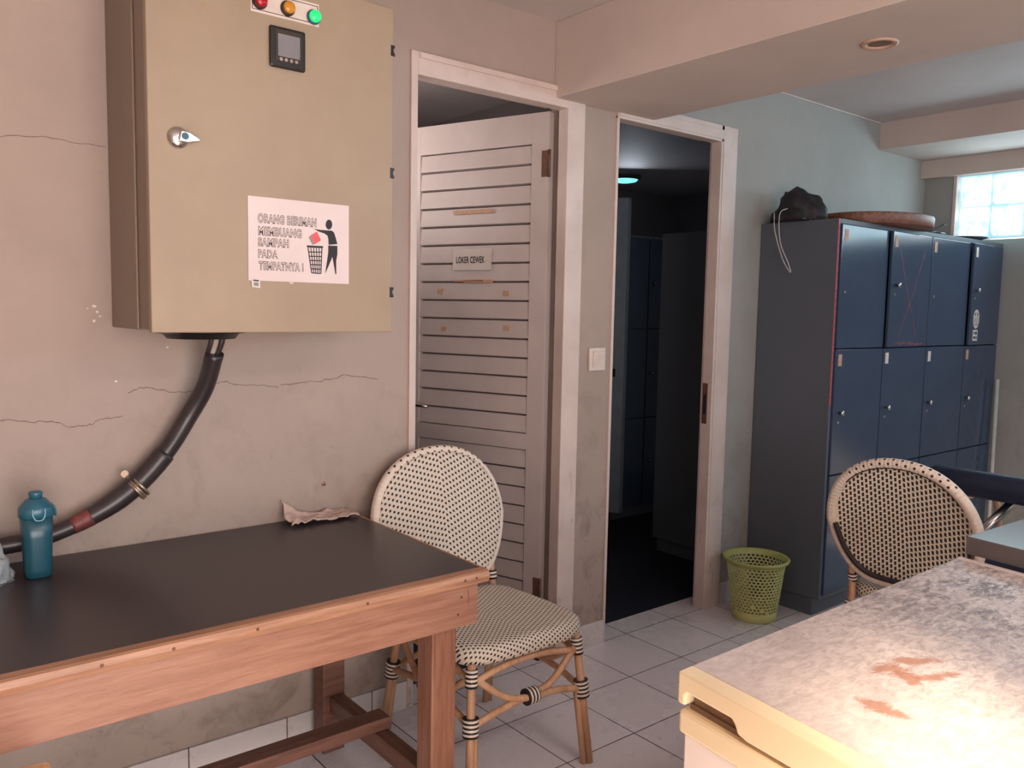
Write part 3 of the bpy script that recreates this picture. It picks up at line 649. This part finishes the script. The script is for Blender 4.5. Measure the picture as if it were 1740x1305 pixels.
def make_chair():
    ch = empty('rattan_chair')
    # backrest: woven panel and round wrapped frame
    k = MB(); N = 72; rings = []
    for s_ in (0.0, .2, .4, .6, .8, .93, 1.0):
        if s_ == 0: rings.append([k.b.verts.new(back_pt(0, .690))]); continue
        rings.append([k.b.verts.new(back_pt(x, z)) for x, z in outline(N, s_)])
    for i in range(N): k.b.faces.new((rings[0][0], rings[1][i], rings[1][(i+1) % N]))
    for A, B in zip(rings[1:], rings[2:]):
        for i in range(N): k.b.faces.new((A[i], B[i], B[(i+1) % N], A[(i+1) % N]))
    for f in k.b.faces:
        f.smooth = True
        for lp in f.loops: lp[k.uv].uv = (lp.vert.co.x, lp.vert.co.z)
    for v in k.b.verts: v.co.y -= .011
    wv = k.build('backrest', M_weave, ch, solid=.012)
    k = MB(); k.tube([back_pt(x, z) for x, z in outline(N, 1.0)], .0175, 12, closed=True)
    k.build('back_frame', M_frame, ch)
    k = MB(); k.tube([back_pt(x, z)+Vector((0, .017, 0)) for x, z in outline(N, .925)[37:72]], .0095, 8); k.tube([back_pt(x, z)+Vector((0, .010, 0)) for x, z in outline(N, .945)[8:30]], .0045, 6)
    k.build('edge_cord', M_cord, ch)
    # seat: domed, rounded trapezoid, the weave rolling over its edge
    def so_(a, s_=1.0):
        c_, q_ = math.cos(a), math.sin(a); p = 6.5; r = (abs(c_)**p+abs(q_)**p)**(-1/p); x = c_*r; y = q_*r
        return Vector((x*(.217-.024*y)*s_, (y*.215+(-.02*(1-x*x) if y < 0 else 0))*s_-.012, 0))
    k = MB(); N = 64; rr_ = [(.0, .0), (.3, 0), (.6, 0), (.85, -.001), (.95, -.004), (.99, -.012), (1.008, -.028), (1.004, -.046), (.985, -.056), (.93, -.058)]
    rings = [[k.b.verts.new(Vector((0, -.012, SH-.008)))]]
    for s_, dz in rr_[1:]:
        row = []
        for i in range(N):
            p = so_(2*PI*i/N, s_); front = max(0, -p.y/.215)
            p.z = SH+dz-.008*(1-min(1, s_)**2)+.006*abs(p.x/.2)*(1-front) ; row.append(k.b.verts.new(p))
        rings.append(row)
    for i in range(N): k.b.faces.new((rings[0][0], rings[1][i], rings[1][(i+1) % N]))
    for A, B in zip(rings[1:], rings[2:]):
        for i in range(N): k.b.faces.new((A[i], B[i], B[(i+1) % N], A[(i+1) % N]))
    k.b.faces.new(rings[-1])
    for f in k.b.faces:
        f.smooth = True
        for lp in f.loops:
            c_ = lp.vert.co; ex = max(0, SH-.004-c_.z); lp[k.uv].uv = (c_.x, c_.y+(-ex if c_.y < 0 else ex))
    k.build('seat', M_weaveS, ch)
    # legs: twin canes, splayed
    F = {}; 
    for sx in (-1, 1):
        ft, tp_ = Vector((sx*.228, -.255, 0)), Vector((sx*.196, -.212, .41)); F['f', sx] = (ft, tp_)
        k = MB(); k.tube([ft, tp_], .0125, 10); k.tube([ft+Vector((-sx*.018, .006, 0)), (ft+Vector((-sx*.018, .006, 0))).lerp(tp_+Vector((-sx*.016, .006, 0)), .62)], .0105, 10)
        k.build('leg', M_rattan, ch)
        ft, tp_ = Vector((sx*.218, .262, 0)), Vector((sx*.182, .200, .42)); F['r', sx] = (ft, tp_)
        k = MB(); k.tube([ft, tp_]+[back_pt(sx*.182, .53), back_pt(sx*.212, .60)], .0125, 10); k.tube([ft+Vector((-sx*.018, -.004, 0)), (ft+Vector((-sx*.018, -.004, 0))).lerp(tp_, .6)], .0105, 10)
        k.build('leg', M_rattan, ch)
    def onleg(key, z): a, b = F[key]; return a.lerp(b, z/b.z)
    def bind(key, z0, z1, r=.0215): 
        a, b = onleg(key, z0), onleg(key, z1); MB().tube([a.lerp(b, i/4) for i in range(5)], r, 12).build('binding', M_bind, ch)
    k = MB(); kb = []
    for A, B in ((('f', -1), ('f', 1)), (('f', 1), ('r', 1)), (('r', 1), ('r', -1)), (('r', -1), ('f', -1))):
        o_ = ((onleg(A, .3)+onleg(B, .3))*.5); o_.z = 0; out_ = o_.normalized()*.010
        mid = (onleg(A, .27)+onleg(B, .27))*.5; mid += out_; mid.z = .272
        for P, Q in ((A, B), (B, A)):
            top = onleg(P, .375); low = onleg(Q, .235)
            k.tube(bez([top, top.lerp(mid, .55)+Vector((0, 0, -.028)), mid+(out_ if P == A else -out_*.6), mid.lerp(low, .5)+Vector((0, 0, .006)), low], 6), .0105, 9)
        k.tube(arc3(onleg(A, .352), (onleg(A, .385)+onleg(B, .385))*.5+Vector((0, 0, .03)), onleg(B, .352), 12), .0105, 9)
        ax = (onleg(B, .27)-onleg(A, .27)).normalized()*.020
        MB().tube([mid-ax+ax*2*i/4 for i in range(5)], .0250, 12).build('binding', M_bind, ch)
    k.build('brace', M_rattan, ch)
    for key in F:
        bind(key, .345, .395, .0180); bind(key, .210, .262, .0235)
    for sx in (-1, 1):
        a = back_pt(sx*.181, .470); b = back_pt(sx*.181, .500); MB().tube([a.lerp(b, i/3) for i in range(4)], .0165, 10).build('binding', M_bind, ch)
    return ch
M_frame = weave('rattan_rim_wrap', .1666, .028, .22, .14, 0, (232, 214, 198), .86)
M_cord = simple('dark_cord', (44, 36, 38), .5)
ch1 = make_chair(); ch1.location = (1.530, 2.010, -.0); ch1.rotation_euler.z = math.radians(-1)
GRP = 'woven rattan bistro chairs'
tag(ch1, 'cream and black woven rattan chair between the table and the louvred door', 'chair', GRP)
ch2 = ch1.copy(); COL.objects.link(ch2)
for c_ in list(ch1.children):
    d = c_.copy(); COL.objects.link(d); d.parent = ch2
    if d.name.startswith('backrest'): d.data = d.data.copy(); d.data.materials[0] = M_weave2
ch2.location = (2.95, 1.28, 0); ch2.rotation_euler.z = math.radians(92)
tag(ch2, 'cream and black woven rattan chair seen from behind near the freezer', 'chair', GRP)

# ------------------------------------------------------------------ perforated bin
bn = empty('waste_basket', (3.235, 2.185, 0)); n, rows = 40, 15; BH = .285
def br(h): t = h/BH; return .098+.034*t+.018*max(0, t-.8)**1.2*2
k = MB()
def bp_(a, h): r = br(h); return Vector((r*math.cos(a), r*math.sin(a), h))
hb0, hb1 = .045, .262; ch_ = (hb1-hb0)/rows; cache = {}
def V(a, h):
    key = (round(a*n*8/(2*PI)) % (n*8), round(h*1e5))
    if key not in cache: cache[key] = k.b.verts.new(bp_(a, h))
    return cache[key]
da = 2*PI/n
for j in range(rows):
    for i in range(n):
        a0 = (i+(.5 if j % 2 else 0))*da; h0 = hb0+j*ch_; c_ = Vector((a0+da/2, h0+ch_/2))
        ob = [(a0, h0), (a0+da/2, h0), (a0+da, h0), (a0+da, h0+ch_/2), (a0+da, h0+ch_), (a0+da/2, h0+ch_), (a0, h0+ch_), (a0, h0+ch_/2)]
        O = [V(*p) for p in ob]
        if j < 3 and (i*7+j*5) % 9 == 0: k.b.faces.new(O); continue
        I = []
        for p in ob:
            t = math.atan2((p[1]-c_.y)/ch_, (p[0]-c_.x)/da); I.append(k.b.verts.new(bp_(c_.x+da*.38*math.cos(t), c_.y+ch_*.39*math.sin(t))))
        for q in range(8): k.b.faces.new((O[q], O[(q+1) % 8], I[(q+1) % 8], I[q]))
k.build('basket_body', M_bin, bn, solid=.0025)
k = MB(); k.lathe([(0.001, .004), (.085, .004), (.094, 0), (br(0), .004), (br(.02), .02), (br(hb0), hb0)], n=n*2, cap=False); k.build('basket_base', M_bin, bn, solid=.0025)
k = MB(); k.lathe([(br(hb1)-.001, hb1-.001), (br(BH)+.002, BH-.012), (br(BH)+.010, BH-.010), (br(BH)+.013, BH-.002), (br(BH)+.008, BH+.003), (br(BH)-.002, BH), (br(hb1)-.003, hb1)], n=n*2, cap=False); k.build('basket_rim', M_bindust, bn)
tag(bn, 'lime green perforated plastic waste basket on the floor by the lockers', 'waste basket')

# ------------------------------------------------------------------ lockers
LX = [3.460, 3.905, 4.350, 4.805, 5.255]; LY = 1.993; LH = 1.832
lk_ = empty('locker_cabinet', (LX[0], LY, 0))
mb = MB(); w = LX[-1]-LX[0]; dp = W-LY-.004
mb.box(0, w, .012, dp, .085, LH); mb.box(.01, w-.01, .04, dp, 0, .085)
mb.box(0, .018, 0, .012, .085, LH); mb.box(w-.018, w, 0, .012, .085, LH); mb.box(.018, w-.018, 0, .012, LH-.022, LH); mb.box(.018, w-.018, 0, .012, .085, .105)
mb.build('cabinet_shell', M_lock, lk_, bevel=.0015)
MB().box(.018, w-.018, .010, .0115, .105, LH-.022).build('door_gap', M_lockd, lk_)
zr = [(1.252, LH-.024), (.672, 1.247), (.107, .667)]
ajar = {(0, 1): 2.2, (0, 3): 2.6}
stick = {(0, 0): M_tape, (0, 1): M_tape, (0, 3): M_plate, (1, 0): M_tape, (1, 1): M_plate, (1, 2): M_plate, (1, 3): M_tape, (0, 2): M_tape}
for r_i, (z0, z1) in enumerate(zr):
    for c_i in range(4):
        x0, x1 = LX[c_i]-LX[0]+(.020 if c_i == 0 else .004), LX[c_i+1]-LX[0]-(.020 if c_i == 3 else .004); wd_ = x1-x0
        k = MB(); k.box(-wd_, 0, -.016, 0, z0, z1)
        dd = k.build('locker_door', M_lockf, lk_, bevel=.003); dd.location = (x1, .006, 0)
        dd.rotation_euler.z = math.radians(ajar.get((r_i, c_i), 0))
        if r_i < 2:
            kz = z0+.30 if r_i == 0 else z0+.285; sx = -wd_+.05
            if not (r_i == 0 and c_i in (0, 2)):
                k = MB(); k.lathe([(.006, 0), (.006, .010), (.012, .014), (.013, .020), (.009, .025), (.002, .026)], (sx, -.016, kz), 16, axis='y'); k.build('knob', M_chrome, dd)
            k = MB(); k.lathe([(.007, 0), (.006, .003)], (sx-.006, -.016, kz-.045), 12, axis='y'); k.build('keyhole', M_chrome, dd)
            if (r_i, c_i) in stick:
                k = MB(); k.box(-wd_+.020, -wd_+.050, -.0172, -.0158, z1-.075, z1-.022); k.build('number_sticker', stick[r_i, c_i], dd)
        if (r_i, c_i) == (0, 1):
            for (xa, za), (xm, zm), (xb, zb) in (((-.36, 1.73), (-.27, 1.55), (-.13, 1.30)), ((-.07, 1.745), (-.18, 1.53), (-.33, 1.30)), ((-.36, 1.27), (-.2, 1.268), (-.05, 1.262))):
                k = MB(); strip(k, jag([(xa, za), (xm, zm), (xb, zb)], 8, .004), .0055, 0, -.0165); k.build('red_mark', M_scrawl, dd)
        if (r_i, c_i) == (0, 3):
            k = MB(); cx_, cz__ = -.345, 1.395; R_ = .042
            for a in range(28):
                a0, a1 = a*2*PI/28, (a+1)*2*PI/28
                k.prism([(cx_+math.cos(t)*q_, -.0172, cz__+math.sin(t)*q_*1.25) for t, q_ in ((a0, R_), (a1, R_), (a1, R_-.009), (a0, R_-.009))], (0, .0012, 0))
            for b in ((-.006, .006, -.045, .045), (-.036, .036, -.006, .008), (-.024, -.014, -.028, .02), (.014, .024, -.028, .02)): k.box(cx_+b[0], cx_+b[1], -.0172, -.0158, cz__+b[2], cz__+b[3])
            k.box(cx_-.036, cx_+.030, -.0172, -.0158, 1.275, 1.335)
            for b in ((-.028, -.012, 1.312, 1.325), (-.004, .02, 1.308, 1.326), (-.028, .0, 1.286, 1.300), (.008, .022, 1.284, 1.300)): k.box(cx_+b[0], cx_+b[1], -.0178, -.0160, b[2], b[3], 1)
            k.build('emblem_sticker', [M_plate, M_lockf], dd)
k = MB(); z = LH-.004
while z > .99: k.box(.001, .010, -.0012, 0, z-.034, z, 0); z -= .040
k.build('red_edge_tape', M_red, lk_)
tag(lk_, 'dark blue grey steel locker cabinet with tiers of doors along the far wall', 'lockers')
# things lying on the lockers
o = empty('black_bag', (3.530, 2.235, LH+.0015))
b_ = lump('bag_body', M_bag, (0, 0, 0), (.118, .115, .138), 8.4, 4, .42, 1.5, o)
k = MB(); k.tube(bez([(-.09, -.0, .06), (-.13, .02, .03), (-.146, .0, -.10), (-.150, -.05, -.20), (-.146, -.06, -.24), (-.150, -.02, -.18), (-.147, .03, -.05), (-.13, .05, .04)], 6), .0022, 6); k.build('drawstring', M_string, o)
tag(o, 'crumpled black bag with a white string on the near end of the lockers', 'bag')
k = MB(); k.lathe([(.001, 0), (.298, 0), (.304, .004), (.306, .046), (.303, .052), (.292, .052), (.288, .018), (.001, .016)], n=64, cap=False)
o = k.build('round_tray', M_wick); o.location = (4.015, 2.125, LH+.0015); o.scale = (1.10, .84, 1)
tag(o, 'round brown wooden tray lying on top of the lockers', 'tray')
k = MB(); k.tube(bez([(-.10, 0, .012), (0, .02, .02), (.06, .01, .035), (.12, -.01, .06)], 5), .006, 6); k.tube([(-.10, 0, .01), (.12, -.01, .008), (.12, .05, .008)], .006, 6)
k.tube([(0, .0, .006), (.03, -.03, .006)], .005, 6)
o = k.build('coat_hanger', M_blackp); o.location = (4.44, 2.03, LH+.001)
tag(o, 'black plastic hanger lying on the lockers right of the round tray', 'hanger')
k = MB(); k.lathe([(.001, 0), (.10, 0), (.145, .016), (.150, .020), (.14, .019), (.09, .005), (.001, .004)], n=40, cap=False)
o = k.build('dark_plate', M_lock); o.location = (4.98, 2.13, LH+.0015)
tag(o, 'flat dark plate on the lockers below the glass block window', 'plate')

# ------------------------------------------------------------------ glass block window
def glass():
    t = NT('glass_block'); n = t.noise(13, 3, .5, dist=1.4); c = t.mix(t.ramp(n, .42, .60), (.55, .88, 1.0), (1, 1, .96))
    e = t.node('ShaderNodeEmission'); t.put(e.inputs[0], c); t.put(e.inputs[1], 1.0); g = t.node('ShaderNodeBsdfGlossy', i_Roughness=.15)
    t.put(e.inputs[1], t.math('ADD', 1.1, t.math('MULTIPLY', t.ramp(n, .35, .6), 1.6)))
    f = t.node('ShaderNodeMixShader'); f.inputs[0].default_value = .08; t.t.links.new(e.outputs[0], f.inputs[1]); t.t.links.new(g.outputs[0], f.inputs[2])
    t.t.links.new(f.outputs[0], t.n['Material Output'].inputs[0]); return t.m
M_gb = glass(); M_mortar = NT('backlit_mortar').out(sl((206, 236, 246)), .6, Emission_Color=(.28, .62, .78, 1), Emission_Strength=.55)
wn_ = struct(empty('window_1', (XR+.04, 1.55, 2.04)))
wy0, wy1, wz0, wz1 = -.9, 2.224, 1.862, 2.225; bw, bh = .164, .167
mb = MB(); mb.box(.012, .06, wy0-1.55, wy1-1.55, wz0-2.04, wz1-2.04); mb.build('window_mortar', M_mortar, wn_)
y = wy1-.022
while y-bw > wy0:
    for zi in range(2):
        z = wz0+.010+zi*(bh+.010); k = MB(); nn = 8; g = []
        for j in range(nn+1):
            row = []
            for i in range(nn+1):
                u, v = i/nn*2-1, j/nn*2-1; dp_ = -.018*(1-max(abs(u), abs(v))**6)+.004*noise.noise(Vector((u*2, v*2, y*9+zi))); row.append(k.b.verts.new((dp_+.012, y-bw/2+u*bw/2-1.55, z+bh/2+v*bh/2-2.04)))
            g.append(row)
        for j in range(nn):
            for i in range(nn): k.b.faces.new((g[j][i], g[j+1][i], g[j+1][i+1], g[j][i+1])).smooth = True
        k.build('glass_block', M_gb, wn_, fix=False)
    y -= bw+.010
mb = MB(); mb.box(-.045, .0, wy1-1.55-.018, wy1-1.55, wz0-2.04, wz1-2.04); mb.build('window_frame', M_white, wn_)

# ------------------------------------------------------------------ recessed downlight in the beam
dl = empty('recessed_downlight', (2.385, 1.276, 2.1925))
MB().lathe([(.052, 0), (.052, -.003), (.046, -.006), (.034, -.003), (.033, 0)], n=40, cap=False).build('trim_ring', M_dltrim, dl)
MB().lathe([(.033, -.001), (.001, -.0012)], n=32, cap=False).build('lens', M_dlin, dl)
tag(dl, 'round recessed downlight with a copper ring in the underside of the beam', 'ceiling light')

# ------------------------------------------------------------------ locker room beyond the open doorway
cl = empty('ceiling_lamp', (4.86, 4.64, 2.4705))
MB().lathe([(.13, 0), (.13, -.02), (.11, -.034), (.105, -.034)], n=36, cap=False).build('lamp_rim', M_dkmetal, cl)
MB().lathe([(.106, -.030), (.09, -.045), (.05, -.053), (.001, -.055)], n=36, cap=False).build('diffuser', M_ledc, cl)
tag(cl, 'round ceiling lamp glowing cyan in the dark locker room', 'ceiling light')
def locker2(loc, wx, dy, h, label, nm):
    o = empty('steel_locker', loc); MB().box(0, wx, .02, dy, .08, h).box(.02, wx-.02, .04, dy-.02, 0, .08).build('cabinet_shell', M_lock, o, bevel=.002)
    for i in range(2):
        for j in range(3):
            a = .005+i*wx/2; dz = (h-.09)/3; k = MB(); k.box(a, a+wx/2-.008, 0, .019, .085+j*dz, .085+(j+1)*dz-.008); d_ = k.build('locker_door', M_lockf, o, bevel=.002)
            k = MB(); k.lathe([(.006, 0), (.012, .012), (.002, .02)], (a+.05, 0, .085+j*dz+.3), 12, axis='y'); k.build('knob', M_chrome, d_)
    return tag(o, label, 'lockers')
locker2((3.668, 2.735, 0), .6, .458, 1.845, 'grey steel locker just inside the dark doorway on the right', 0)
locker2((3.72, 3.78, 0), 1.0, .45, 1.90, 'dark locker deeper in the unlit room behind the nearer grey one', 1)
k = MB(); k.prism([(0, 0, .14), (0, 0, 2.09), (.03, 0, 2.09), (.03, 0, .14)], (-.35, .46, 0))
o = empty('partition_panel', (3.735, 3.53, 0)); pz = k.build('panel_board', simple('cubicle_lamp_tint', (112, 124, 136), .5), o, bevel=.003)  # board colour carries the cyan lamp's bluish cast
MB().box(-.05, -.02, .05, .08, 0, .15).build('foot', M_dkmetal, o); MB().box(-.32, -.29, .40, .43, 0, .15).build('foot', M_dkmetal, o)
k = MB(); k.box(-.11, -.05, .02, .05, 1.0, 1.05); k.build('latch', M_blackp, o)
tag(o, 'pale upright cubicle door with a black latch in the dark locker room', 'cubicle door')
pbx = lump('plastic_bag', M_glassf, (2.62, 2.63, 0.0), (.05, .04, .06), 5.2, 3, .5, 2.0); tag(pbx, 'small clear plastic bag on the dark floor just inside the open doorway', 'bag')

# ------------------------------------------------------------------ chest freezer in the foreground
fz = empty('chest_freezer', (1.35, .3, 0)); O = Vector((1.35, .3, 0)); FZ = .87
A_, B_, C_ = Vector((.946, .764, 0)), Vector((1.918, .772, 0)), Vector((.871, .15, 0))     # front-left corner, back-left corner, along the front
fd = (C_-A_).normalized(); ex = (B_-A_).normalized(); BL = (B_-A_).length; FL = 1.15
def q3(s_, t_, z): return A_+ex*s_+fd*t_+Vector((0, 0, z))-O
def slab(mb, s0, s1, t0, t1, z0, z1, mi=0): mb.prism([q3(s0, t0, z0), q3(s1, t0, z0), q3(s1, t1, z0), q3(s0, t1, z0)], (0, 0, z1-z0), mi)
k = MB(); slab(k, .010, BL-.01, .008, FL-.01, .04, .775); k.build('freezer_body', M_body, fz, bevel=.004)
k = MB(); slab(k, .002, BL, .002, FL, .775, .812); k.build('top_rim', M_cream, fz, bevel=.006)
k = MB(); slab(k, .016, BL-.02, .014, FL-.02, .812, .820); k.build('lid_seal', M_seal, fz)
# lid front trim with the finger recess
k = MB(); t_ = lambda t, z: q3(0, t, z)
k.prism([t_(0, .8205), t_(0, FZ), t_(FL, FZ), t_(FL, .8205), t_(.135, .8205), t_(.118, .824), t_(.112, .836), t_(.106, .8415), t_(.022, .8415), t_(.016, .836), t_(.016, .8205)], ex*.034)
lidf = k.build('lid_trim', M_cream, fz, bevel=.004)
k = MB(); slab(k, .034, BL-.018, 0, FL, .8205, FZ-.001); k.build('lid', M_lid, fz, bevel=.002)
k = MB(); slab(k, .020, .034, .02, .13, .8205, .842); k.build('recess_wall', M_seal, fz)
k = MB(); slab(k, BL-.018, BL, 0, FL, .8205, FZ+.001); k.build('back_edge', M_white, fz, bevel=.003)
k = MB(); slab(k, .05, .10, .05, .10, 0, .04); slab(k, BL-.1, BL-.05, .05, .10, 0, .04); slab(k, .05, .1, FL-.1, FL-.05, 0, .04); slab(k, BL-.1, BL-.05, FL-.1, FL-.05, 0, .04); k.build('foot', M_blackp, fz)
tag(fz, 'white chest freezer with a cream lid trim and stained top in the foreground', 'freezer')

# counter table behind the freezer
ct = empty('counter_table', (2.6, .2, 0)); 
k = MB(); k.prism([(-.655, .571, .872), (.9, .50, .872), (.9, -.9, .872), (-.86, -.9, .872)], (0, 0, .040)); k.build('tabletop', NT('counter_top').out(sl((96, 88, 86)), .22), ct, bevel=.002)
for x, y in ((-.55, .42), (.8, .40), (-.7, -.8), (.8, -.8)): MB().box(x-.03, x+.03, y-.03, y+.03, 0, .872).build('leg', M_woodd, ct)
tag(ct, 'dark topped counter table touching the back edge of the freezer', 'table')

# navy armchair at the right edge, facing away from the camera like the rattan one
nv = empty('navy_armchair', (3.62, 1.12, 0))
k = MB(); k.tube(bez([(-.24, .34, .765), (-.31, .22, .775), (-.33, .0, .780), (-.31, -.22, .775), (-.24, -.36, .765)], 8), .052, 14, flat=1.0); k.build('backrest', M_navy, nv)
k = MB(); k.box(-.26, .22, -.25, .25, .42, .49); k.build('seat', M_navy, nv, bevel=.03)
for sy in (-1, 1):
    MB().tube(bez([(-.30, sy*.24, .74), (-.10, sy*.29, .68), (.18, sy*.28, .64), (.22, sy*.27, .3), (.24, sy*.26, 0)], 5), .014, 10).build('leg', M_rattan, nv)
    MB().tube([(-.30, sy*.24, 0), (-.29, sy*.23, .76)], .015, 10).build('leg', M_rattan, nv)
    MB().tube([(-.42, sy*.12, .60), (-.30, sy*.12-.08, .735)], .017, 12).build('chrome_strut', M_chrome, nv)
tag(nv, 'navy padded armchair partly hidden behind the rattan chair at the right edge', 'chair')
o = MB().tube([(0, 0, 0), (0.03, .02, 1.05)], .012, 10).build('broom_handle', M_pipe); o.location = (5.16, 1.93, 0)
tag(o, 'pale upright stick leaning by the right end of the lockers', 'stick')
